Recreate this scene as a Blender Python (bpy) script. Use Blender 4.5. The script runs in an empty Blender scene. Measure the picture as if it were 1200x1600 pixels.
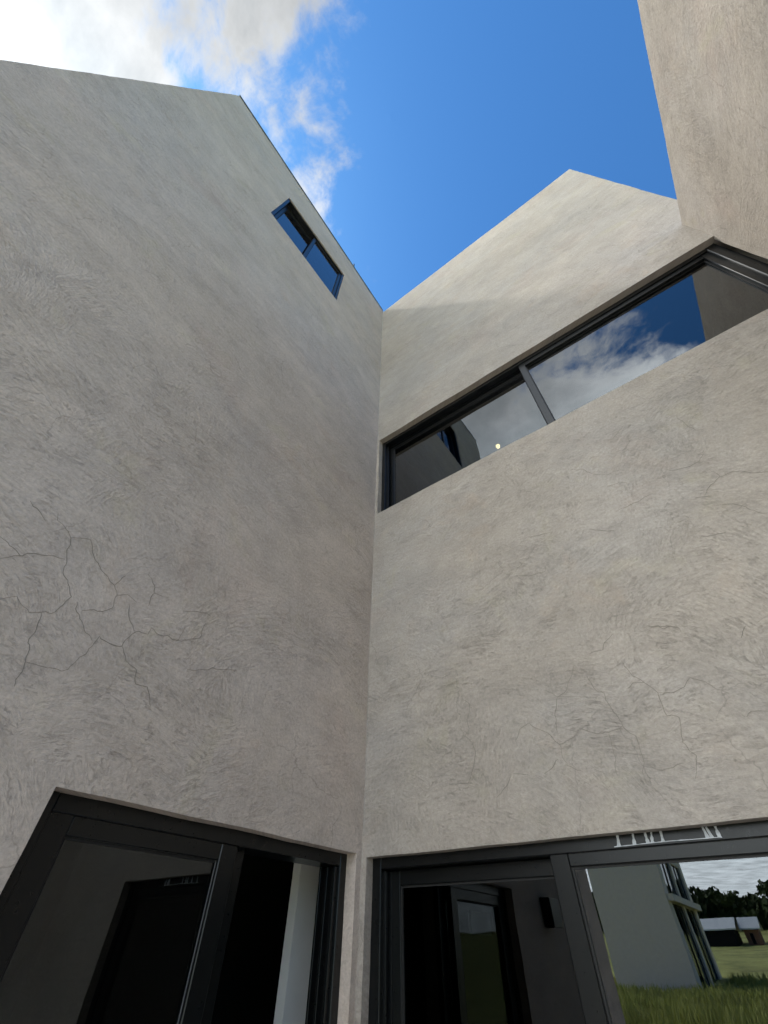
import bpy, bmesh, math, random
from mathutils import Vector, Matrix, noise
random.seed(4)
S = bpy.context.scene
COL = S.collection

# ------------------------------------------------------------------ camera
cd = bpy.data.cameras.new('camera')
cd.sensor_fit = 'VERTICAL'; cd.sensor_height = 32.0
cd.lens = 650.27 / 1600 * 32.0
cd.clip_start = 0.02; cd.clip_end = 3000
cam = bpy.data.objects.new('camera', cd); COL.objects.link(cam)
RX = (0.80793, 0.58917, 0.011262); RY = (0.421713, -0.591434, 0.687287); FW = (-0.41159, 0.550531, 0.726298)
cam.matrix_world = Matrix(((RX[0], RY[0], -FW[0], 1.7534), (RX[1], RY[1], -FW[1], -2.2), (RX[2], RY[2], -FW[2], 1.75), (0, 0, 0, 1)))
S.camera = cam

# ------------------------------------------------------------------ node helper
class NT:
    def __init__(s, tree): s.t = tree; s.n = tree.nodes; s.l = tree.links
    def new(s, typ, **kw):
        nd = s.n.new(typ)
        for k, v in kw.items():
            if k.startswith('i_'):
                nd.inputs[k[2:].replace('_', ' ')].default_value = v
            else: setattr(nd, k, v)
        return nd
    def link(s, a, b): s.l.new(a, b)
    def math(s, op, a, b=None, clamp=False):
        nd = s.n.new('ShaderNodeMath'); nd.operation = op; nd.use_clamp = clamp
        for i, v in enumerate((a, b)):
            if v is None: continue
            if isinstance(v, (int, float)): nd.inputs[i].default_value = v
            else: s.l.new(v, nd.inputs[i])
        return nd.outputs[0]
    def vmath(s, op, a, b=None):
        nd = s.n.new('ShaderNodeVectorMath'); nd.operation = op
        for i, v in enumerate((a, b)):
            if v is None: continue
            if isinstance(v, (tuple, list)): nd.inputs[i].default_value = v
            elif isinstance(v, (int, float)): nd.inputs[i].default_value = (v, v, v)
            else: s.l.new(v, nd.inputs[i])
        return nd
    def noise(s, vec, scale, detail=2, rough=.5, dist=0.0, dim='3D'):
        nd = s.n.new('ShaderNodeTexNoise'); nd.noise_dimensions = dim
        nd.inputs['Scale'].default_value = scale; nd.inputs['Detail'].default_value = detail
        nd.inputs['Roughness'].default_value = rough; nd.inputs['Distortion'].default_value = dist
        if vec is not None: s.l.new(vec, nd.inputs['Vector'])
        return nd
    def rng(s, v, a, b, c=0.0, d=1.0, smooth=False):
        nd = s.n.new('ShaderNodeMapRange'); nd.clamp = True
        if smooth: nd.interpolation_type = 'SMOOTHSTEP'
        s.l.new(v, nd.inputs[0])
        for i, x in enumerate((a, b, c, d)): nd.inputs[i + 1].default_value = x
        return nd.outputs[0]
    def mix(s, f, a, b, mode='MIX'):
        nd = s.n.new('ShaderNodeMix'); nd.data_type = 'RGBA'; nd.blend_type = mode
        if isinstance(f, (int, float)): nd.inputs[0].default_value = f
        else: s.l.new(f, nd.inputs[0])
        for i, v in ((6, a), (7, b)):
            if isinstance(v, (tuple, list)): nd.inputs[i].default_value = (*v[:3], 1)
            else: s.l.new(v, nd.inputs[i])
        return nd.outputs[2]

# ------------------------------------------------------------------ sky, sun, exposure
SUN = Vector((-.50, -.18, .83)).normalized()
elev = math.asin(SUN.z)
W = bpy.data.worlds.new('World'); S.world = W; W.use_nodes = True
w = NT(W.node_tree); w.n.clear()
sky = w.new('ShaderNodeTexSky', sky_type='NISHITA', sun_disc=False, sun_elevation=elev,
            sun_rotation=math.atan2(SUN.x, SUN.y), altitude=800.0, air_density=1.0, dust_density=1.0, ozone_density=2.2)
tc = w.new('ShaderNodeTexCoord')
dirv = w.vmath('NORMALIZE', tc.outputs['Generated']).outputs[0]
sep = w.new('ShaderNodeSeparateXYZ'); w.link(dirv, sep.inputs[0])
zc = w.math('MAXIMUM', sep.outputs[2], 0.04)
px = w.math('DIVIDE', sep.outputs[0], zc); py = w.math('DIVIDE', sep.outputs[1], zc)
comb = w.new('ShaderNodeCombineXYZ'); w.link(px, comb.inputs[0]); w.link(py, comb.inputs[1])
pv = w.vmath('ADD', comb.outputs[0], (18.61920555592812, -2.5535253349028295, 0.0)).outputs[0]
warp = w.noise(pv, 2.2, 3, .5)
pw = w.vmath('ADD', pv, w.vmath('MULTIPLY', w.vmath('SUBTRACT', warp.outputs['Color'], (.5, .5, .5)).outputs[0], (.22, .22, 0)).outputs[0]).outputs[0]
fb0 = w.noise(pw, 4.6, 10, .60)
fb = w.new('ShaderNodeMath', operation='MULTIPLY_ADD'); w.link(fb0.outputs[0], fb.inputs[0]); fb.inputs[1].default_value = 1.9; fb.inputs[2].default_value = -.45
big = w.noise(pw, 1.1, 3, .5)
# one weather front: cloud bank on the sun's side, open sky on the other
bank = w.math('ADD', w.math('MULTIPLY', px, -1.0), w.math('MULTIPLY', py, -0.75))
bank = w.math('MINIMUM', w.math('MAXIMUM', w.math('SUBTRACT', bank, 0.160), -.22), .48)
dens = w.math('ADD', w.math('ADD', fb.outputs[0], w.math('MULTIPLY', w.math('SUBTRACT', big.outputs[0], .5), .35)), w.math('MULTIPLY', bank, 1.65))
rad = w.math('SQRT', w.math('ADD', w.math('MULTIPLY', px, px), w.math('MULTIPLY', py, py)))
dens = w.math('ADD', dens, w.rng(rad, .8, 2.8, 0, .26))
mask = w.rng(dens, .50, .86, 0, 1, True)
thick = w.rng(dens, .72, 1.35)
# forward scattering in thin cloud round the sun
ds = w.vmath('DOT_PRODUCT', dirv, tuple(SUN)).outputs['Value']
glow = w.math('POWER', w.math('MAXIMUM', ds, 0.0), 22.0)
glow2 = w.math('POWER', w.math('MAXIMUM', ds, 0.0), 160.0)
fine = w.noise(pw, 3.0, 6, .6)
cb = w.rng(thick, 0, 1, 2.2, 2.2 * .62)
cb = w.math('MULTIPLY', cb, w.rng(fine.outputs[0], .3, .7, .62, 1.2))
tl = w.rng(sep.outputs[2], .93, .70)
cb = w.math('MULTIPLY', cb, w.math('ADD', w.math('MULTIPLY', w.math('MULTIPLY', tl, tl), 5.6), .86))
cb = w.math('ADD', cb, w.math('ADD', w.math('MULTIPLY', glow, 2.2 * .4), w.math('MULTIPLY', glow2, 2.2 * 2.5)))
ccol = w.mix(thick, (.97, .99, 1.0), (.88, .95, 1.0))
cvec = w.vmath('SCALE', ccol); w.link(cb, cvec.inputs['Scale'])
skyc = w.mix(1.0, sky.outputs[0], (0.18, 0.38, 0.525), 'MULTIPLY')
skycol = w.mix(mask, skyc, cvec.outputs[0])
bg = w.new('ShaderNodeBackground'); w.link(skycol, bg.inputs['Color']); bg.inputs['Strength'].default_value = 0.1
wo = w.new('ShaderNodeOutputWorld'); w.link(bg.outputs[0], wo.inputs[0])

sd = bpy.data.lights.new('sun', 'SUN'); sd.energy = 0.75; sd.angle = math.radians(3.0); sd.color = (1.0, .95, .87)
so = bpy.data.objects.new('sun', sd); COL.objects.link(so)
so.rotation_euler = SUN.to_track_quat('Z', 'Y').to_euler(); so.location = (-20, -20, 40)
S.view_settings.view_transform = 'Standard'
try: S.view_settings.look = 'None'
except Exception: pass
S.view_settings.gamma = 1.0; S.view_settings.use_curve_mapping = False
S.view_settings.exposure = 2.24
S.cycles.max_bounces = 10; S.cycles.transparent_max_bounces = 16; S.cycles.glossy_bounces = 6
S.cycles.caustics_reflective = False; S.cycles.caustics_refractive = False

# ------------------------------------------------------------------ object helpers
def link(o, parent=None):
    COL.objects.link(o)
    if parent is not None: o.parent = parent
    return o
def mesh_obj(name, bm, mat, parent=None, smooth=None):
    me = bpy.data.meshes.new(name); bm.normal_update(); bm.to_mesh(me); bm.free()
    for m in (mat if isinstance(mat, (list, tuple)) else [mat]): me.materials.append(m)
    if smooth is not None:
        for p in me.polygons: p.use_smooth = True
        me.set_sharp_from_angle(angle=math.radians(smooth))
    return link(bpy.data.objects.new(name, me), parent)
def tag(o, label=None, cat=None, group=None, kind=None):
    if label: o['label'] = label
    if cat: o['category'] = cat
    if group: o['group'] = group
    if kind: o['kind'] = kind
    return o
def thing(name, label, cat, loc=(0, 0, 0), group=None):
    o = bpy.data.objects.new(name, None); o.empty_display_size = .3; o.location = loc; COL.objects.link(o)
    return tag(o, label, cat, group)
def bx(bm, a, b, bev=0.0):
    lo = [min(p, q) for p, q in zip(a, b)]; hi = [max(p, q) for p, q in zip(a, b)]
    r = bmesh.ops.create_cube(bm, size=1.0)
    for v in r['verts']:
        v.co = Vector([lo[i] if v.co[i] < 0 else hi[i] for i in range(3)])
    if bev:
        es = list({e for v in r['verts'] for e in v.link_edges})
        bmesh.ops.bevel(bm, geom=es, offset=bev, segments=1, affect='EDGES')
def bar(bm, p0, p1, r0, r1=None, n=6):
    r1 = r0 if r1 is None else r1
    p0, p1 = Vector(p0), Vector(p1); d = (p1 - p0).normalized()
    a = d.orthogonal().normalized(); b = d.cross(a)
    A = [bm.verts.new(p0 + (a * math.cos(t) + b * math.sin(t)) * r0) for t in [2 * math.pi * i / n for i in range(n)]]
    B = [bm.verts.new(p1 + (a * math.cos(t) + b * math.sin(t)) * r1) for t in [2 * math.pi * i / n for i in range(n)]]
    for i in range(n): bm.faces.new((A[i], A[(i + 1) % n], B[(i + 1) % n], B[i]))
    bm.faces.new(A[::-1]); bm.faces.new(B)

# ------------------------------------------------------------------ materials
def mat(name, col, rough=.6, metal=0.0, spec=.5):
    m = bpy.data.materials.new(name); m.use_nodes = True
    t = NT(m.node_tree); b = t.n['Principled BSDF']
    b.inputs['Base Color'].default_value = (*col, 1); b.inputs['Roughness'].default_value = rough
    b.inputs['Metallic'].default_value = metal; b.inputs['Specular IOR Level'].default_value = spec
    return m, t, b

def stucco(name, base, tan, blue, seed):
    """hand trowelled render: overlapping passes of the float, each pass with its own direction, fine sand grain, hairline crazing"""
    m, t, b = mat(name, base, .9, 0, .25)
    geo = t.new('ShaderNodeTexCoord')
    s3 = t.new('ShaderNodeSeparateXYZ'); t.link(geo.outputs['Object'], s3.inputs[0])
    c3 = t.new('ShaderNodeCombineXYZ')
    t.link(t.math('ADD', s3.outputs[0], s3.outputs[1]), c3.inputs[0]); t.link(s3.outputs[2], c3.inputs[1])
    P = t.vmath('ADD', c3.outputs[0], (seed * 13.7, seed * 5.3, 0)).outputs[0]
    wob = t.noise(P, 1.7, 3, .55)
    Pd = t.vmath('ADD', P, t.vmath('MULTIPLY', t.vmath('SUBTRACT', wob.outputs['Color'], (.5, .5, .5)).outputs[0], (.5, .5, 0)).outputs[0]).outputs[0]
    def strokes(scale, fx, fy, spread, off, arc):
        vo = t.new('ShaderNodeTexVoronoi', voronoi_dimensions='2D', feature='F1'); vo.inputs['Scale'].default_value = scale
        vo.inputs['Randomness'].default_value = 1.0
        t.link(t.vmath('ADD', Pd, (off, off * .7, 0)).outputs[0], vo.inputs['Vector'])
        loc = t.vmath('SUBTRACT', t.vmath('ADD', P, (off, off * .7, 0)).outputs[0], vo.outputs['Position']).outputs[0]
        sc = t.new('ShaderNodeSeparateColor'); t.link(vo.outputs['Color'], sc.inputs[0])
        # the float swings in an arc: rotate more with distance along the pass
        sx = t.new('ShaderNodeSeparateXYZ'); t.link(loc, sx.inputs[0])
        ang = t.math('ADD', t.math('MULTIPLY', t.math('SUBTRACT', sc.outputs[0], .5), spread), t.math('MULTIPLY', sx.outputs[0], arc))
        vr = t.new('ShaderNodeVectorRotate', rotation_type='Z_AXIS'); t.link(loc, vr.inputs['Vector']); t.link(ang, vr.inputs['Angle'])
        st = t.vmath('MULTIPLY', vr.outputs[0], (fx, fy, 1)).outputs[0]
        st = t.vmath('ADD', st, t.vmath('MULTIPLY', vo.outputs['Color'], (60, 60, 60)).outputs[0]).outputs[0]
        nn = t.noise(st, 1.0, 4, .68, .8)
        return nn.outputs[0]
    a = strokes(1.9, 12.0, 56.0, 1.3, 0.0, .4)
    c = strokes(3.1, 19.0, 70.0, 3.0, 7.3, 1.2)
    sel = t.rng(t.noise(P, 1.3, 3, .6).outputs[0], .40, .60, 0, 1, True)
    mixh = t.math('ADD', t.math('MULTIPLY', a, t.math('SUBTRACT', 1.0, sel)), t.math('MULTIPLY', c, sel))
    rough_zone = t.rng(t.noise(P, 1.15, 5, .7, .4).outputs[0], .34, .66, .34, 1.0, True)
    grain = t.noise(P, 62.0, 4, .75)
    pits = t.noise(P, 34.0, 5, .72, .6)
    lump = t.noise(P, 5.0, 3, .5)
    h = t.math('MULTIPLY', t.math('SUBTRACT', mixh, .5), t.math('MULTIPLY', rough_zone, 1.35))
    h = t.math('ADD', h, t.math('MULTIPLY', t.math('SUBTRACT', grain.outputs[0], .5), .30))
    h = t.math('ADD', h, t.math('MULTIPLY', t.math('SUBTRACT', pits.outputs[0], .5), t.math('MULTIPLY', rough_zone, .55)))
    hb0 = t.math('ADD', h, t.math('MULTIPLY', lump.outputs[0], 1.2))
    # fine crazing, only in places
    vd = t.new('ShaderNodeTexVoronoi', voronoi_dimensions='2D', feature='DISTANCE_TO_EDGE'); vd.inputs['Scale'].default_value = 2.6
    w2 = t.noise(P, 6.0, 4, .6)
    t.link(t.vmath('ADD', P, t.vmath('MULTIPLY', t.vmath('SUBTRACT', w2.outputs['Color'], (.5, .5, .5)).outputs[0], (.16, .16, 0)).outputs[0]).outputs[0], vd.inputs['Vector'])
    cr = t.math('MULTIPLY', t.rng(vd.outputs['Distance'], .002, .011, 1, 0), t.rng(t.noise(P, 1.9, 3, .6).outputs[0], .50, .60, 0, .55))
    # long level passes of the straightedge, low contrast
    lev = t.noise(t.vmath('MULTIPLY', Pd, (1.1, 11.0, 1)).outputs[0], 1.0, 6, .7, .5)
    lev2 = t.noise(t.vmath('MULTIPLY', P, (2.6, 46.0, 1)).outputs[0], 1.0, 5, .7, .6)
    # colour: cement grey with warmer and cooler batches, relief shade painted into the hollows
    z1 = t.rng(t.noise(P, .55, 5, .62, .3).outputs[0], .38, .64, 0, 1, True)
    z2 = t.rng(t.noise(t.vmath('ADD', P, (31, 17, 0)).outputs[0], 1.9, 5, .68, .5).outputs[0], .56, .74, 0, .65, True)
    col = t.mix(z1, base, blue)
    col = t.mix(z2, col, tan)
    z3 = t.rng(t.noise(t.vmath('ADD', P, (7, 43, 0)).outputs[0], 1.2, 5, .65, .4).outputs[0], .54, .72, 0, .7, True)
    col = t.mix(z3, col, (base[0] * 1.0, base[1] * .955, base[2] * .955))
    z4 = t.rng(t.noise(t.vmath('ADD', P, (3, 91, 0)).outputs[0], 2.6, 4, .65, .4).outputs[0], .56, .72, 0, .6, True)
    col = t.mix(z4, col, (base[0] * 1.0, base[1] * 1.02, base[2] * .93))
    mott = t.math('MULTIPLY', t.rng(t.noise(P, 3.4, 6, .7).outputs[0], .3, .7, .90, 1.09), t.rng(t.noise(P, .7, 5, .7, .6).outputs[0], .32, .68, .90, 1.08))
    hol = t.math('MULTIPLY', t.rng(h, -.34, .10, 0.83, 1.0), t.rng(grain.outputs[0], .30, .70, .86, 1.12))
    scratch = t.math('MULTIPLY', t.rng(mixh, .27, .40, 1.0, 0.0), rough_zone)
    brk = t.rng(t.noise(P, 11.0, 4, .7, .5).outputs[0], .46, .56)
    ln = t.math('MULTIPLY', t.rng(t.math('ABSOLUTE', t.math('SUBTRACT', mixh, .47)), .004, .026, 1.0, 0.0), t.math('MULTIPLY', brk, t.rng(rough_zone, .2, 1.0, .25, 1.0)))
    hol = t.math('MULTIPLY', hol, t.rng(scratch, 0, 1, 1.0, 0.92))  # shade of the stroke relief put into the colour as darker lines
    hol = t.math('MULTIPLY', hol, t.rng(ln, 0, 1, 1.0, .915))
    fleck = t.rng(t.noise(P, 38.0, 3, .65).outputs[0], .28, .40, .86, 1.0)
    mott = t.math('MULTIPLY', mott, t.math('MULTIPLY', t.rng(lev.outputs[0], .32, .68, .94, 1.05), t.rng(lev2.outputs[0], .30, .55, .945, 1.01)))
    k = t.math('MULTIPLY', t.math('MULTIPLY', mott, hol), t.math('MULTIPLY', fleck, t.rng(cr, 0, 1, 1, .60)))
    vs = t.vmath('SCALE', col); t.link(k, vs.inputs['Scale'])
    t.link(vs.outputs[0], b.inputs['Base Color'])
    hb = t.math('SUBTRACT', hb0, t.math('MULTIPLY', ln, .22))
    bp = t.new('ShaderNodeBump'); bp.inputs['Strength'].default_value = 0.95; bp.inputs['Distance'].default_value = 0.006
    t.link(hb, bp.inputs['Height']); t.link(bp.outputs[0], b.inputs['Normal'])
    return m
M_stL = stucco('trowelled_plaster_a', (.52, .44, .375), (.52, .415, .335), (.50, .432, .382), 1)
M_stR = stucco('trowelled_plaster_b', (.398, .350, .300), (.435, .356, .285), (.382, .347, .312), 2)
M_stT = stucco('trowelled_plaster_c', (.40, .357, .31), (.43, .365, .30), (.385, .352, .32), 3)

def metal(name, col, r):
    m, t, b = mat(name, col, r, 0.0, .4)
    g = t.new('ShaderNodeTexCoord'); n = t.noise(g.outputs['Object'], 60, 3, .6)
    t.link(t.rng(n.outputs[0], .3, .7, r * .9, r * 1.12), b.inputs['Roughness'])
    n2 = t.noise(g.outputs['Object'], 7, 4, .6)
    t.link(t.mix(t.rng(n2.outputs[0], .35, .7), col, tuple(c * 1.12 for c in col)), b.inputs['Base Color'])
    return m
M_frame = metal('powder_coated_aluminium', (.0035, .0042, .0046), .30)
M_seal = metal('rubber_seal', (.012, .012, .012), .6)
M_bead_glint = metal('bead_and_painted_highlight', (.13, .135, .14), .30)  # bare metal bead, and the painted highlight on the ribbon window jamb

def glass(name, tint, ior):
    m = bpy.data.materials.new(name); m.use_nodes = True
    t = NT(m.node_tree); t.n.clear()
    # same reflectance on both faces of the thin pane (no total internal reflection, as in a real parallel sheet)
    fr = t.new('ShaderNodeFresnel'); gg = t.new('ShaderNodeNewGeometry')
    t.link(t.math('ADD', ior, t.math('MULTIPLY', gg.outputs['Backfacing'], 1.0 / ior - ior)), fr.inputs['IOR'])
    g = t.new('ShaderNodeTexCoord'); n = t.noise(g.outputs['Object'], 1.6, 2, .5)
    bp = t.new('ShaderNodeBump'); bp.inputs['Strength'].default_value = .12; bp.inputs['Distance'].default_value = .01
    t.link(n.outputs[0], bp.inputs['Height'])
    gl = t.new('ShaderNodeBsdfGlossy'); gl.inputs['Roughness'].default_value = 0.0; gl.inputs['Color'].default_value = (.93, .97, 1.0, 1)
    t.link(bp.outputs[0], gl.inputs['Normal'])
    tr = t.new('ShaderNodeBsdfTransparent'); tr.inputs['Color'].default_value = (*tint, 1)
    mx = t.new('ShaderNodeMixShader'); t.link(fr.outputs[0], mx.inputs[0]); t.link(tr.outputs[0], mx.inputs[1]); t.link(gl.outputs[0], mx.inputs[2])
    o = t.new('ShaderNodeOutputMaterial'); t.link(mx.outputs[0], o.inputs[0])
    return m
M_glass = glass('tinted_glass', (.24, .27, .27), 2.1)
M_clear = glass('clear_glass', (.86, .88, .87), 1.5)
M_glassd = glass('tinted_door_glass', (.26, .31, .30), 1.6)

def plain(name, col, rough=.8, var=.12, sc=4.0, bump=0.0, bsc=30):
    m, t, b = mat(name, col, rough, 0, .3)
    g = t.new('ShaderNodeTexCoord'); n = t.noise(g.outputs['Object'], sc, 5, .65)
    t.link(t.mix(t.rng(n.outputs[0], .3, .7), tuple(c * (1 - var) for c in col), tuple(c * (1 + var) for c in col)), b.inputs['Base Color'])
    if bump:
        n2 = t.noise(g.outputs['Object'], bsc, 4, .6)
        bp = t.new('ShaderNodeBump'); bp.inputs['Strength'].default_value = bump; bp.inputs['Distance'].default_value = .01
        t.link(n2.outputs[0], bp.inputs['Height']); t.link(bp.outputs[0], b.inputs['Normal'])
    return m
M_white = plain('white_paint', (.82, .82, .80), .75, .03)
M_dark = plain('room_shade_and_dark_paint', (.010, .0105, .010), .9, .1)  # near-black colour stands for the shade of unlit rooms; sheds share it
M_flash = metal('edge_flashing_metal', (.10, .115, .125), .45)
M_floor = plain('interior_tile', (.50, .49, .46), .5, .15)
M_conc = plain('concrete_paving', (.60, .555, .50), .85, .15, 2.0, .5)
M_roof = plain('roof_membrane', (.30, .29, .27), .9, .12)
M_grassbase = plain('meadow_soil', (.34, .35, .11), .95, .45, .35, .6, 8)
M_blade = plain('grass_blade', (.42, .42, .12), .7, .45, .5)
M_leaf = plain('wood_leaf', (.07, .095, .035), .8, .5, .25)
M_bark = plain('bark', (.08, .06, .045), .95, .2)
M_film = plain('peeling_protective_film', (.52, .55, .58), .35, .08, 20)
M_crack = plain('crack_shadow', (.225, .198, .17), .95, .25, 9)
M_sheet = plain('pale_metal_sheet', (.62, .65, .68), .5, .08)
M_brick = plain('reddish_brick', (.30, .15, .10), .9, .2)
M_wwall = plain('white_render', (.80, .70, .62), .85, .06)
M_bglass = glass('far_window_glass', (.08, .09, .09), 1.55)
def emis(name, col, s):
    m = bpy.data.materials.new(name); m.use_nodes = True; t = NT(m.node_tree); b = t.n['Principled BSDF']
    b.inputs['Emission Color'].default_value = (*col, 1); b.inputs['Emission Strength'].default_value = s
    b.inputs['Base Color'].default_value = (.8, .8, .8, 1)
    return m
M_bulb = emis('lamp_glow', (1.0, .66, .30), 6.0)

# ------------------------------------------------------------------ wall builder
def wobble(p):
    n = noise.noise_vector(p * 1.9) * .0045 + noise.noise_vector(p * 7.0) * .0022
    return n
def wall(name, mapf, u0, u1, z0, z1, holes, thick, m, parent, cell=.075, edge=.0):
    """a wall slab with real openings; mapf(u, d, z) -> world.  The outer skin is a fine grid, made slightly uneven like hand plaster"""
    def cuts(a, b, ex):
        ks = sorted(set([a, b] + [e for e in ex if a < e < b])); out = []
        for p, q in zip(ks, ks[1:]):
            n = max(1, round((q - p) / cell)); out += [p + (q - p) * i / n for i in range(n)]
        return out + [b]
    us = cuts(u0, u1, [h[0] for h in holes] + [h[1] for h in holes])
    zs = cuts(z0, z1, [h[2] for h in holes] + [h[3] for h in holes])
    def solid(i, j):
        if i < 0 or j < 0 or i >= len(us) - 1 or j >= len(zs) - 1: return False
        uc, zc = (us[i] + us[i + 1]) / 2, (zs[j] + zs[j + 1]) / 2
        return not any(h[0] < uc < h[1] and h[2] < zc < h[3] for h in holes)
    bm = bmesh.new(); F = {}; B = {}
    def vf(i, j):
        if (i, j) not in F:
            p = Vector(mapf(us[i], 0, zs[j])); F[(i, j)] = bm.verts.new(p + wobble(p))
        return F[(i, j)]
    def vb(i, j):
        if (i, j) not in B:
            p = Vector(mapf(us[i], thick, zs[j])); f = Vector(mapf(us[i], 0, zs[j])); B[(i, j)] = bm.verts.new(p + wobble(f))
        return B[(i, j)]
    for i in range(len(us) - 1):
        for j in range(len(zs) - 1):
            if not solid(i, j): continue
            bm.faces.new((vf(i, j), vf(i + 1, j), vf(i + 1, j + 1), vf(i, j + 1)))
            bm.faces.new((vb(i, j + 1), vb(i + 1, j + 1), vb(i + 1, j), vb(i, j)))
            for di, dj, a, b2 in ((-1, 0, (i, j + 1), (i, j)), (1, 0, (i + 1, j), (i + 1, j + 1)), (0, -1, (i, j), (i + 1, j)), (0, 1, (i + 1, j + 1), (i, j + 1))):
                if not solid(i + di, j + dj):
                    bm.faces.new((vf(*b2), vf(*a), vb(*a), vb(*b2)))
    bmesh.ops.recalc_face_normals(bm, faces=bm.faces)
    return mesh_obj(name, bm, m, parent, smooth=40)
mapR = lambda u, d, z: (u, d, z)
mapL = lambda u, d, z: (-d, u, z)
mapT = lambda u, d, z: (3.542 + d, u, z)
def wbx(bm, mp, u0, u1, d0, d1, z0, z1, bev=.003): bx(bm, mp(u0, d0, z0), mp(u1, d1, z1), bev)
def shell(name, a, b, m, parent, bev=0): 
    bm = bmesh.new(); bx(bm, a, b, bev); return mesh_obj(name, bm, m, parent)
def ring(bm, mp, u0, u1, d0, d1, z0, z1, wl, wr, wb, wt, bev=.003):
    wbx(bm, mp, u0, u0 + wl, d0, d1, z0, z1, bev); wbx(bm, mp, u1 - wr, u1, d0, d1, z0, z1, bev)
    wbx(bm, mp, u0 + wl, u1 - wr, d0 + .0015, d1 - .0015, z1 - wt, z1, bev)
    wbx(bm, mp, u0 + wl, u1 - wr, d0 + .0015, d1 - .0015, z0, z0 + wb, bev)
def sash(mp, u0, u1, d0, d1, z0, z1, st, rl, parent, gm, name='sash', gd=None):
    bm = bmesh.new(); ring(bm, mp, u0, u1, d0, d1, z0, z1, st, st, rl, rl)
    mesh_obj(name, bm, M_frame, parent)
    bm = bmesh.new(); gd = (d0 + d1) / 2 if gd is None else gd
    ring(bm, mp, u0 + st - .001, u1 - st + .001, gd - .009, gd + .009, z0 + rl - .001, z1 - rl + .001, .009, .009, .009, .009, 0)
    mesh_obj('glazing_seal', bm, M_seal, parent)
    bm = bmesh.new(); wbx(bm, mp, u0 + st - .004, u1 - st + .004, gd - .0025, gd + .0025, z0 + rl - .004, z1 - rl + .004, 0)
    mesh_obj('glass_pane', bm, gm, parent)

CR_L=[[(-2.046,2.952),(-2.03,2.923),(-1.996,2.908),(-1.955,2.88),(-1.939,2.829),(-1.922,2.764),(-1.899,2.728),(-1.865,2.698),(-1.842,2.667),(-1.843,2.628),(-1.86,2.578),(-1.891,2.566),(-1.922,2.558),(-1.955,2.566),(-1.982,2.582),(-2.015,2.553)],[(-2.094,2.681),(-2.06,2.717),(-2.026,2.746),(-1.982,2.775),(-1.936,2.793)],[(-2.142,2.759),(-2.097,2.742),(-2.06,2.722)],[(-1.955,2.88),(-1.93,2.905),(-1.9,2.916),(-1.867,2.875),(-1.827,2.839),(-1.768,2.805),(-1.726,2.787),(-1.696,2.756),(-1.657,2.774),(-1.616,2.77)],[(-1.726,2.787),(-1.707,2.855)],[(-1.696,2.756),(-1.69,2.698),(-1.716,2.671),(-1.777,2.64)],[(-1.815,2.658),(-1.775,2.613),(-1.735,2.578),(-1.692,2.545)],[(-1.891,2.566),(-1.867,2.489),(-1.862,2.451),(-1.842,2.406),(-1.834,2.365),(-1.832,2.319)],[(-1.842,2.406),(-1.791,2.408),(-1.735,2.416),(-1.707,2.454),(-1.685,2.531),(-1.676,2.57),(-1.633,2.563),(-1.588,2.569),(-1.579,2.616),(-1.559,2.652),(-1.516,2.665),(-1.509,2.694),(-1.464,2.685),(-1.402,2.69),(-1.376,2.695),(-1.378,2.764)],[(-1.642,2.744),(-1.606,2.681),(-1.567,2.65)],[(-1.588,2.569),(-1.549,2.536),(-1.494,2.51),(-1.474,2.461),(-1.426,2.474),(-1.377,2.411)],[(-1.631,2.91),(-1.584,2.879),(-1.564,2.839),(-1.499,2.861)],[(-1.564,2.839),(-1.563,2.777)],[(-1.376,2.695),(-1.29,2.751),(-1.281,2.835)],[(-2.14,2.938),(-2.063,2.895)],[(-1.285,2.597),(-1.208,2.633),(-1.099,2.671),(-1.04,2.689)],[(-1.409,2.838),(-1.338,2.87),(-1.273,2.881)]]
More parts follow.
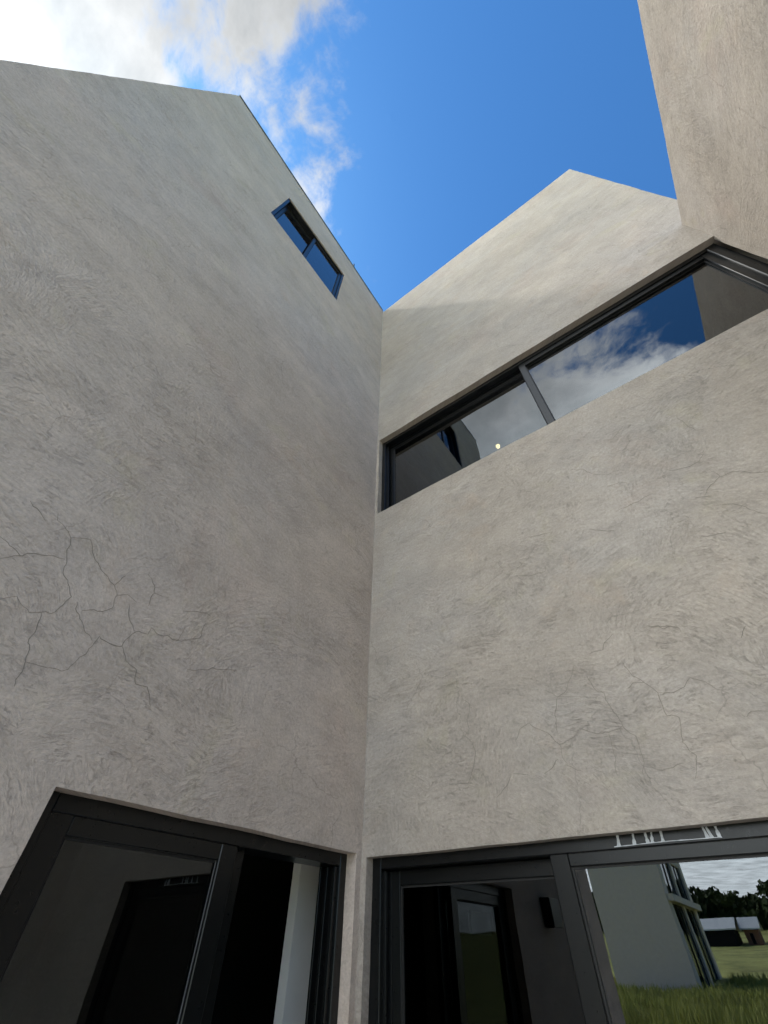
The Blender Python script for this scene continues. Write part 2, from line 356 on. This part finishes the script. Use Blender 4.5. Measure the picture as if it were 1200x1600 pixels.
CR_R=[[(1.374,2.696),(1.395,2.619),(1.422,2.599),(1.435,2.53),(1.449,2.453),(1.479,2.406),(1.488,2.342),(1.475,2.285),(1.458,2.257)],[(1.164,2.681),(1.209,2.629),(1.264,2.666),(1.337,2.758)],[(1.209,2.629),(1.175,2.554),(1.161,2.478)],[(0.95,2.471),(0.984,2.518),(1.039,2.544),(1.085,2.505),(1.131,2.464),(1.16,2.421),(1.161,2.335)],[(1.16,2.421),(1.221,2.441),(1.271,2.473),(1.327,2.444),(1.387,2.435),(1.449,2.453)],[(1.385,2.429),(1.38,2.366),(1.356,2.271)],[(1.475,2.285),(1.529,2.269),(1.571,2.269),(1.61,2.285)],[(1.549,2.727),(1.569,2.644),(1.601,2.602),(1.636,2.554),(1.635,2.498),(1.633,2.457),(1.67,2.44),(1.665,2.404),(1.646,2.353),(1.667,2.297),(1.631,2.223)],[(1.636,2.554),(1.692,2.538),(1.739,2.554),(1.78,2.581),(1.838,2.541),(1.875,2.49)],[(1.601,2.602),(1.562,2.612),(1.524,2.595)],[(0.684,2.769),(0.73,2.702),(0.702,2.639),(0.715,2.577),(0.681,2.554),(0.728,2.476),(0.719,2.424),(0.664,2.33),(0.559,2.347)],[(0.912,2.339),(0.98,2.324)],[(0.896,2.335),(0.857,2.293),(0.798,2.254)],[(1.161,2.335),(1.218,2.312)],[(1.13,2.366),(1.062,2.318)],[(1.717,2.849),(1.776,2.836),(1.833,2.809)],[(2.024,2.687),(2.066,2.735)],[(1.893,2.391),(1.914,2.413),(1.965,2.402)],[(1.56,2.863),(1.483,2.808),(1.424,2.802)],[(2.422,4.113),(2.431,4.028),(2.45,3.93),(2.494,3.904)],[(2.006,4.211),(2.059,4.178),(2.16,4.259)],[(2.191,3.734),(2.264,3.693),(2.352,3.692),(2.415,3.766)],[(2.363,3.605),(2.376,3.538),(2.439,3.534),(2.493,3.489),(2.549,3.456)],[(2.376,3.538),(2.316,3.509),(2.267,3.462)],[(2.222,3.465),(2.281,3.439)],[(2.276,3.368),(2.341,3.346),(2.36,3.31),(2.379,3.26),(2.417,3.218)],[(1.736,4.089),(1.798,4.03),(1.842,3.95),(1.906,3.897),(1.97,3.89)],[(1.87,3.799),(1.948,3.797),(1.985,3.761)],[(1.853,3.582),(1.955,3.593),(2.066,3.605)],[(1.165,3.418),(1.234,3.375),(1.347,3.36),(1.357,3.397)],[(1.307,3.667),(1.377,3.649),(1.471,3.626)],[(2.131,3.222),(2.183,3.201),(2.228,3.198)],[(1.711,2.852),(1.77,2.843),(1.775,2.824),(1.832,2.816),(1.839,2.791)],[(1.677,3.53),(1.792,3.453)]]
FILM=[[(1.247, 2.049), (1.449, 2.052), (1.625, 2.05)], [(1.272, 2.084), (1.266, 2.051)], [(1.331, 2.085), (1.325, 2.05)], [(1.376, 2.084), (1.375, 2.052)], [(1.399, 2.084), (1.391, 2.052)], [(1.433, 2.084), (1.429, 2.052)], [(1.578, 2.085), (1.581, 2.05)], [(1.589, 2.084), (1.595, 2.05)], [(1.619, 2.083), (1.618, 2.05)]]

# ------------------------------------------------------------------ ground and paving
def ss(a, b, x):
    t = max(0, min(1, (x - a) / (b - a))); return t * t * (3 - 2 * t)
def gz(x, y):
    r = max(0.0, -y - 42.0)
    z = min(r, 95) * .062 * ss(0, 30, r) if r > 0 else 0
    return z + .12 * noise.noise(Vector((x * .11, y * .11, 0))) * ss(4, 14, max(abs(x), abs(y)))
bm = bmesh.new(); N = 80; V = {}
def gc(i): t = (i / N * 2 - 1); return 420 * t * (abs(t) ** 1.6 * .97 + .03)
for i in range(N + 1):
    for j in range(N + 1):
        x, y = gc(i), gc(j); V[i, j] = bm.verts.new((x, y, gz(x, y)))
for i in range(N):
    for j in range(N): bm.faces.new((V[i, j], V[i + 1, j], V[i + 1, j + 1], V[i, j + 1]))
tag(mesh_obj('ground', bm, M_grassbase, None, 60), kind='structure')
bm = bmesh.new(); bx(bm, (-7.5, -13.0, -.12), (11.0, -.0, .015), .004)  # unseen paving, made wide and pale to bounce light onto the walls
tag(mesh_obj('patio', bm, M_conc), kind='structure')

# ------------------------------------------------------------------ the house: three plastered blocks round a small court
# left block
ZL, ZR, ZT = 10.58, 10.51, 6.47
LW = (-2.39, -1.085, 8.27, 9.625)      # high window in the left block
LD = (-1.573, -.047, -.05, 2.10)       # sliding door in the left block
RWN = (.028, 3.62, 4.676, 5.945)       # ribbon window in the rear block (runs up to the right block)
RD = (.030, 2.06, -.05, 2.086)         # sliding door in the rear block
left = thing('house_block', 'tall brownish grey left block with a small high window and half open door', 'house block', (0, 0, 0), 'plastered house blocks round the court')
def mapLs(u, d, z):
    s = max(0.0, (z - 9.75) / (ZL - 9.75))
    return (-d, u, z + s * .33 * (-u / 3.795))
wall('wall', mapLs, -3.795, .20, -.3, ZL, [LW, LD], .20, M_stL, left)
mE = lambda u, d, z: (u, -3.795 + d, z)
wall('end_wall', lambda u, d, z: (u, -3.793 + d, z), -5.5, -.2, -.3, 10.86, [(-1.75, -.75, .25, 2.05)], .19, M_stL, left, cell=.15)  # opening added to let light onto the inner pier
shell('back_wall', (-5.7, -3.79, -.3), (-5.5, 5.2, 10.5), M_stL, left)
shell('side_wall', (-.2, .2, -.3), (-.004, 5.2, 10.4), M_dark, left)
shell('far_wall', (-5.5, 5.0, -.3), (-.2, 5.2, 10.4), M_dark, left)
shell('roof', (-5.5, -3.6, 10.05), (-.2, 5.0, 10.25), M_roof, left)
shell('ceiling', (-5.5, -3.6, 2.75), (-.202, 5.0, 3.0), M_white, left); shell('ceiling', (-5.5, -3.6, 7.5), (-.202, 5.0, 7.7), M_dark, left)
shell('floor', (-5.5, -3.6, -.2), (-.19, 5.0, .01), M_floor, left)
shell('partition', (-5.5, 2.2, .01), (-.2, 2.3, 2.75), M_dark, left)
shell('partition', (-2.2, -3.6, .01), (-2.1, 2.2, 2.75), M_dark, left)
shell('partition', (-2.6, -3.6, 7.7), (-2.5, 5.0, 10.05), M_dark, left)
shell('partition', (-.56, .065, .01), (-.50, .60, 2.75), M_white, left)['label'] = 'white painted inner pier seen through the open door'
# thin folded metal along the roof edge
bm = bmesh.new(); rows = []
for u in (-3.80, -2.5, -1.2, -.012):
    zt = ZL + .33 * (-u / 3.795)
    rows.append([bm.verts.new((x, u, zt + dz)) for x, dz in ((.009, -.022), (.011, .016), (-.21, .020), (-.21, -.01), (-.02, .0105), (.0075, .0065))])
for a, b2 in zip(rows, rows[1:]):
    for q in range(6): bm.faces.new((a[q], a[(q + 1) % 6], b2[(q + 1) % 6], b2[q]))
bm.faces.new(rows[0][::-1]); bm.faces.new(rows[-1]); bmesh.ops.recalc_face_normals(bm, faces=bm.faces)
mesh_obj('edge_flashing', bm, M_flash, left)
# small rod on the roof edge
bm = bmesh.new(); bar(bm, (-.03, -.905, 10.67), (-.022, -.935, 10.96), .013, .012, 8); bar(bm, (-.03, -.905, 10.64), (-.03, -.905, 10.70), .024, .024, 8)
tag(mesh_obj('rod', bm, M_frame), 'short dark rod standing on the sloping roof edge of the left block', 'rod')

def empt(name, parent, label=None):
    o = bpy.data.objects.new(name, None); o.empty_display_size = .2; link(o, parent)
    if label: o['label'] = label
    return o
# left: high window, two sliding sashes
win = empt('window', left, 'small high sliding window reflecting blue sky')
y0, y1, z0, z1 = LW
bm = bmesh.new(); ring(bm, mapL, y0 - .012, y1 + .012, .012, .225, z0 - .012, z1 + .012, .052, .052, .052, .052)
for d in (.078, .170): wbx(bm, mapL, y0 + .04, y1 - .04, d, d + .008, z1 - .058, z1 - .03, 0)
mesh_obj('frame', bm, M_frame, win)
ym = (y0 + y1) / 2
sash(mapL, ym - .05, y1 - .042, .030, .072, z0 + .042, z1 - .042, .045, .05, win, M_glass)
sash(mapL, y0 + .042, ym + .02, .088, .126, z0 + .042, z1 - .042, .045, .05, win, M_glass)
# left: unseen window added in the end wall to light the inner pier
win = empt('window', left, 'tall unseen window added in the end wall to light the inner pier')
mE = lambda u, d, z: (u, -3.793 + d, z)
bm = bmesh.new(); ring(bm, mE, -1.762, -.738, .06, .15, .238, 2.062, .05, .05, .05, .05); mesh_obj('frame', bm, M_frame, win)
bm = bmesh.new(); wbx(bm, mE, -1.715, -.785, .10, .106, .285, 2.015, 0); mesh_obj('glass_pane', bm, M_clear, win)
# left: sliding door, the moving leaf pushed open behind the fixed one
dr = empt('sliding_door', left, 'dark sliding door standing half open')
y0, y1, z0, z1 = LD; zb = .012
bm = bmesh.new(); ring(bm, mapL, y0 - .012, y1 + .012, .062, .205, zb, z1 + .012, .06, .060, .03, .062)
for d in (.112, .158): wbx(bm, mapL, y1 - .085, y1 - .04, d, d + .012, zb + .02, z1 - .055, .001)
wbx(bm, mapL, y1 - .072, y1 - .04, .075, .085, zb + .02, z1 - .055, .001)
mesh_obj('frame', bm, M_frame, dr)
sash(mapL, y0 + .045, -.752, .072, .112, zb + .03, z1 - .048, .082, .055, dr, M_glassd)
sash(mapL, y0 + .13, -.668, .124, .160, zb + .03, z1 - .048, .082, .055, dr, M_glassd)
bm = bmesh.new(); wbx(bm, mapL, -.842, -.838, .082, .090, zb + .09, z1 - .105, 0); mesh_obj('glazing_bead', bm, M_bead_glint, dr)

# rear block
rear = thing('house_block', 'pale plastered rear block with a long ribbon window above a closed sliding door', 'house block', (0, 0, 0), 'plastered house blocks round the court')
wall('wall', mapR, -.003, 3.75, -.3, ZR, [(RWN[0], 3.70, RWN[2], RWN[3]), RD], .20, M_stR, rear)
shell('side_wall', (3.55, .2, -.3), (3.747, 5.5, 10.5), M_stR, rear)
shell('back_wall', (-.0, 5.5, -.3), (3.75, 5.7, 10.5), M_stR, rear)
shell('roof', (.0, .2, 10.05), (3.55, 5.5, 10.25), M_roof, rear)
shell('floor', (.0, .19, -.2), (3.55, 5.5, .01), M_floor, rear)
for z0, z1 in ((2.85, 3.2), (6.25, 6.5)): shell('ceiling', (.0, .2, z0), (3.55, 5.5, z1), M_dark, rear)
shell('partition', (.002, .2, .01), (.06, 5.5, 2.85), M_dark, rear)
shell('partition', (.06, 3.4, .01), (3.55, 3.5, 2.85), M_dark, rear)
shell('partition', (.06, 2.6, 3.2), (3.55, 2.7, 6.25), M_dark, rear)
bm = bmesh.new(); bx(bm, (.062, 1.00, 1.83), (.080, 1.27, 1.93), .004); mesh_obj('pale_reflection_panel', bm, M_white, rear)  # white panel added to stand for a pale rectangle mirrored in the door
# plaster bead in the inner corner between the two blocks
bm = bmesh.new(); prev = None; nseg = 260
for i in range(nseg + 1):
    z = .0 + (ZR - .02) * i / nseg
    if z < 2.07: a = .008
    else: a = .007
    a *= .55 + 1.1 * abs(noise.noise(Vector((0, 3.3, z * 6)))) + .5 * abs(noise.noise(Vector((0, 1.3, z * 19))))
    wv = wobble(Vector((0, 0, z)))
    row = [bm.verts.new((-.006 + wv.x, -a * 1.0 + wv.y, z)), bm.verts.new((a * .55 + wv.x, -a * .55 + wv.y, z)), bm.verts.new((a * 1.0 + wv.x, .006 + wv.y, z))]
    if prev:
        for q in (0, 1): bm.faces.new((prev[q], prev[q + 1], row[q + 1], row[q]))
    prev = row
mesh_obj('corner_bead', bm, M_stR, rear, 60)
# rear: ribbon window
win = empt('window', rear, 'long ribbon window reflecting clouds and the side walls')
x0, x1, z0, z1 = RWN[0], 3.542, RWN[2], RWN[3]
bm = bmesh.new(); ring(bm, mapR, x0 - .012, x1 - .004, .060, .215, z0 - .012, z1 + .012, .055, .075, .055, .06)
for d in (.127, .185): wbx(bm, mapR, x0 + .04, x1 - .06, d, d + .008, z1 - .07, z1 - .035, 0)
for d in (.1, .15): wbx(bm, mapR, x0 + .04, x0 + .062, d, d + .01, z0 + .02, z1 - .03, .001)
mesh_obj('frame', bm, M_frame, win)
sash(mapR, 1.735, x1 - .072, .074, .124, z0 + .042, z1 - .048, .062, .058, win, M_glass, gd=.110)
sash(mapR, x0 + .042, 1.80, .138, .18, z0 + .042, z1 - .048, .062, .052, win, M_glass)
bm = bmesh.new()  # pale strip standing in for the highlight along the right jamb
wbx(bm, mapR, x1 - .082, x1 - .076, .052, .0615, z0 + .02, z1 - .055, .001); pass
mesh_obj('painted_highlight', bm, M_bead_glint, win)
# rear: sliding door
dr = empt('sliding_door', rear, 'closed dark sliding door with scraps of film along its head')
x0, x1, z0, z1 = RD
bm = bmesh.new(); ring(bm, mapR, x0 - .012, x1 + .012, .055, .205, zb, z1 + .012, .066, .06, .03, .056)
wbx(bm, mapR, x0 + .05, x0 + .066, .085, .10, zb + .02, z1 - .05, .001); wbx(bm, mapR, x0 + .05, x0 + .075, .118, .13, zb + .02, z1 - .05, .001)
mesh_obj('frame', bm, M_frame, dr)
sash(mapR, .972, x1 - .042, .066, .106, zb + .03, z1 - .040, .078, .046, dr, M_glass)
sash(mapR, x0 + .050, 1.045, .130, .166, zb + .03, z1 - .045, .070, .06, dr, M_glassd)
for pl in FILM:
    bm = bmesh.new(); horiz = len(pl) > 2; prev = None
    n = 26 if horiz else 7
    if horiz: pl = [pl[0], pl[1], pl[2]]
    for i in range(n + 1):
        t = i / n * (len(pl) - 1); k = min(int(t), len(pl) - 2); f = t - k
        x = pl[k][0] * (1 - f) + pl[k + 1][0] * f; z = pl[k][1] * (1 - f) + pl[k + 1][1] * f
        wd = (.0012 + .0012 * noise.noise(Vector((x * 60, z, 0)))) if horiz else (.0035 + .004 * (f ** 2) + .003 * noise.noise(Vector((x * 90, z * 130, 0))))
        lift = .0535 - .004 * abs(noise.noise(Vector((x * 50, z * 70, 2))))
        a, b2 = ((x, lift, z - wd), (x, lift, z + wd)) if horiz else ((x - wd, lift, z), (x + wd, lift, z))
        row = [bm.verts.new(a), bm.verts.new(b2), bm.verts.new((b2[0], .0553, b2[2])), bm.verts.new((a[0], .0553, a[2]))]
        if prev:
            for q in range(4): bm.faces.new((prev[q], prev[(q + 1) % 4], row[(q + 1) % 4], row[q]))
        else: bm.faces.new(row[::-1])
        prev = row
    bm.faces.new(prev); bmesh.ops.recalc_face_normals(bm, faces=bm.faces)
    mesh_obj('film_scrap', bm, M_film, dr)

# right block
right = thing('house_block', 'low right block with sunlit warm plaster, seen only at the upper right edge', 'house block', (0, 0, 0), 'plastered house blocks round the court')
wall('wall', mapT, -2.45, .03, -.3, ZT, [], .20, M_stT, right)
shell('end_wall', (3.742, -2.445, -.3), (8.5, -2.25, 6.46), M_stT, right)
shell('back_wall', (8.5, -2.445, -.3), (8.7, .2, 6.46), M_stT, right)
shell('side_wall', (3.752, .0, -.3), (8.5, .2, 6.46), M_stT, right)
shell('roof', (3.742, -2.25, 6.1), (8.5, .0, 6.3), M_roof, right)

# hairline cracks followed from the plaster
def crack(pl, mp, parent, wbase):
    bm = bmesh.new(); pts = []
    for k in range(len(pl) - 1):
        a, b2 = Vector(pl[k]), Vector(pl[k + 1]); L = (b2 - a).length; n = max(2, int(L / .011))
        for i in range(n): pts.append(a.lerp(b2, i / n))
    pts.append(Vector(pl[-1]))
    jit = [p + Vector((noise.noise(Vector((p.x * 22, p.y * 22, 1))), noise.noise(Vector((p.x * 22, p.y * 22, 9))))) * .011 + Vector((noise.noise(Vector((p.x * 70, p.y * 70, 1))), noise.noise(Vector((p.x * 70, p.y * 70, 9))))) * .0045 for p in pts]
    prev = None; nn = len(jit)
    for i, p in enumerate(jit):
        t = (jit[min(i + 1, nn - 1)] - jit[max(i - 1, 0)]); t = t.normalized() if t.length > 1e-6 else Vector((1, 0)); nr = Vector((-t.y, t.x))
        wd = wbase * (.35 + .65 * math.sin(math.pi * (i + .6) / (nn + .2)) ** .5) * (.65 + .7 * abs(noise.noise(Vector((p.x * 31, p.y * 31, 4)))))
        row = []
        for s in (-1, 1):
            q = p + nr * wd * s; w3 = Vector(mp(q.x, 0, q.y)); w3 = w3 + wobble(w3)
            out = Vector(mp(q.x, -.0012, q.y)) - Vector(mp(q.x, 0, q.y)); row.append(bm.verts.new(w3 + out))
        if prev: bm.faces.new((prev[0], prev[1], row[1], row[0]))
        prev = row
    bmesh.ops.recalc_face_normals(bm, faces=bm.faces)
    mesh_obj('crack', bm, M_crack, parent)
for pl in CR_L: crack(pl, mapL, left, .0016)
for pl in CR_R: crack(pl, mapR, rear, .0017)

# ceiling lamp glowing inside the rear block
lamp = thing('ceiling_lamp', 'small warm glowing ceiling lamp seen through the ribbon window', 'lamp', (1.095, 1.09, 6.25))
def disc(r0, r1, z0, z1, n=16):
    bm = bmesh.new(); bar(bm, (0, 0, z0), (0, 0, z1), r0, r1, n); return bm
mesh_obj('lamp_base', disc(.035, .04, -.03, .0), M_frame, lamp); mesh_obj('bulb', disc(.020, .027, -.066, -.031), M_bulb, lamp)

# wall lamp on the left block, seen mirrored in the rear door
wl = thing('wall_lamp', 'dark box wall lamp on the left block, mirrored in the rear sliding door', 'wall lamp', (0, -2.21, 1.99))
bm = bmesh.new(); bx(bm, (.006, -.10, -.09), (.09, .10, .09), .006); mesh_obj('lamp_box', bm, M_frame, wl)
bm = bmesh.new(); bx(bm, (-.02, -.05, -.06), (.0065, .05, .06), .002); mesh_obj('mounting_plate', bm, M_frame, wl)
bm = bmesh.new(); bx(bm, (.03, -.08, -.094), (.08, .08, -.0905), 0); mesh_obj('diffuser', bm, M_white, wl)

# ------------------------------------------------------------------ what stands behind the viewer and shows in the glass
nb = thing('neighbour_house', 'pale two storey house with side windows, mirrored in the right door pane', 'house', (-9, -51, 0))
def nbx(name, a, b, m, parent=nb, bev=0):
    bm = bmesh.new(); o = Vector((-9, -51, 0)); bx(bm, Vector(a) - o, Vector(b) - o, bev); return mesh_obj(name, bm, m, parent)
nbx('wall', (-11.6, -45.25, -.6), (-6.2, -45, 8.8), M_wwall); nbx('wall', (-11.6, -57.5, -.6), (-11.35, -45.25, 8.8), M_wwall); nbx('wall', (-11.6, -57.7, -.6), (-6.2, -57.5, 8.8), M_wwall)
nbx('roof', (-11.35, -57.5, 8.3), (-6.45, -45.25, 8.6), M_roof)
for ya, yb in ((-46.6, -45.25), (-52.0, -51.2), (-57.5, -56.4)): nbx('wall', (-6.45, ya, -.6), (-6.2, yb, 8.8), M_wwall)
nbx('wall', (-6.45, -56.4, 7.6), (-6.22, -46.6, 8.8), M_wwall); nbx('ledge', (-6.45, -57.5, 4.75), (-5.75, -45.1, 5.15), M_wwall); nbx('floor', (-11.35, -57.5, 4.6), (-6.45, -45.25, 4.9), M_dark)
for ya, yb in ((-51.2, -46.6), (-56.4, -52.0)):
    for za, zb2 in ((5.15, 7.6), (-.3, 4.75)):
        wn = nbx('window', (-6.42, ya, za), (-6.35, ya + .12, zb2), M_seal)
        bm = bmesh.new(); o = Vector((-9, -51, 0)); bx(bm, Vector((-6.41, ya + .12, za)) - o, Vector((-6.38, yb, zb2)) - o); mesh_obj('pane', bm, M_bglass, wn)
        bm = bmesh.new(); bx(bm, Vector((-6.43, (ya + yb) / 2 - .06, za)) - o, Vector((-6.32, (ya + yb) / 2 + .06, zb2)) - o); mesh_obj('mullion', bm, M_seal, wn)
def shed(name, label, x0, x1, y, d, zb, h, rm, wm):
    t = thing(name, label, 'shed', ((x0 + x1) / 2, y, zb)); c = Vector(((x0 + x1) / 2, y, zb)); hw = (x1 - x0) / 2
    bm = bmesh.new(); bx(bm, (-hw, -d, -.8), (hw, 0, h)); mesh_obj('wall', bm, wm, t)
    bm = bmesh.new(); e = .4
    pr = [(-hw - e, e, h - .05), (hw + e, e, h - .05), (hw + e, -d / 2, h + 1.1), (-hw - e, -d / 2, h + 1.1), (hw + e, -d - e, h - .05), (-hw - e, -d - e, h - .05)]
    lo = [bm.verts.new(p) for p in pr]; hi = [bm.verts.new((p[0], p[1], p[2] + .14)) for p in pr]
    for a in ((0, 1, 2, 3), (3, 2, 4, 5)): bm.faces.new([hi[i] for i in a]); bm.faces.new([lo[i] for i in a][::-1])
    for a, b2 in ((0, 1), (1, 2), (2, 4), (4, 5), (5, 3), (3, 0)): bm.faces.new((lo[a], lo[b2], hi[b2], hi[a]))
    bmesh.ops.recalc_face_normals(bm, faces=bm.faces); mesh_obj('roof', bm, rm, t)
    bm = bmesh.new(); bx(bm, (-hw * .35, -.05, .1), (hw * .1, .06, h * .75)); mesh_obj('door', bm, M_dark, t)
shed('shed', 'long low shed with pale metal roof beyond the meadow, mirrored in the right door', -14.5, -7.2, -90, 6, gz(-10, -90), 1.6, M_sheet, M_dark)
shed('shed', 'small reddish brick shed beyond the meadow, mirrored in the right door', -6.2, -4.4, -92, 4, gz(-5, -92), 1.5, M_sheet, M_brick)

# meadow grass: blades in one mesh
vs, fs = [], []
rnd = random.Random(7)
while len(fs) < 60000:
    y = -13.2 - 43 * rnd.random() ** 1.3; x = rnd.uniform(-3 + .42 * y, 3.0 - .02 * y + 1)
    if -12.4 < x < -5.3 and y < -44.7: continue
    pass
    pass
    h = rnd.uniform(.12, .55) * (.55 + .9 * max(0, noise.noise(Vector((x * .3, y * .3, 5))) + .4)); a = rnd.uniform(0, 6.283)
    wv = .012 + .0009 * abs(y); lx, ly = rnd.gauss(0, .16), rnd.gauss(0, .16); z = gz(x, y) - .02
    i = len(vs); c, s = math.cos(a) * wv, math.sin(a) * wv
    vs += [(x - c, y - s, z), (x + c, y + s, z), (x + lx, y + ly, z + h)]; fs.append((i, i + 1, i + 2))
me = bpy.data.meshes.new('grass'); me.from_pydata(vs, [], fs); me.materials.append(M_blade)
tag(link(bpy.data.objects.new('grass', me)), kind='stuff', label='tall meadow grass behind the viewer, mirrored in the door glass', cat='grass')

# far wood on the rise
vs, fs = [], []
def clump(c, r):
    for _ in range(26):
        d = Vector((rnd.gauss(0, 1), rnd.gauss(0, 1), rnd.gauss(0, .8))).normalized() * r * rnd.uniform(.55, 1.0)
        p = c + d; u = Vector((rnd.gauss(0, 1), rnd.gauss(0, 1), rnd.gauss(0, 1))).normalized(); v = u.orthogonal().normalized(); sz = rnd.uniform(.25, .6)
        i = len(vs); vs.extend([tuple(p + u * sz), tuple(p + v * sz), tuple(p - u * sz), tuple(p - v * sz)]); fs.append((i, i + 1, i + 2, i + 3))
for k in range(150):
    x = rnd.uniform(-75, 35); y = rnd.uniform(-150, -122); b0 = gz(x, y)
    h = 5.2 + 2.2 * noise.noise(Vector((x * .07, y * .07, 3))) + rnd.uniform(-.8, 1.2)
    for q in range(9):
        t = (q + rnd.random()) / 9
        clump(Vector((x + rnd.gauss(0, 1.6), y + rnd.gauss(0, 1.6), b0 + .3 + h * t)), 1.7 * (1 - .45 * t))
me = bpy.data.meshes.new('far_wood'); me.from_pydata(vs, [], fs); me.materials.append(M_leaf)
tag(link(bpy.data.objects.new('far_wood', me)), kind='stuff', label='dark far wood along the rise, mirrored in the right door', cat='wood')
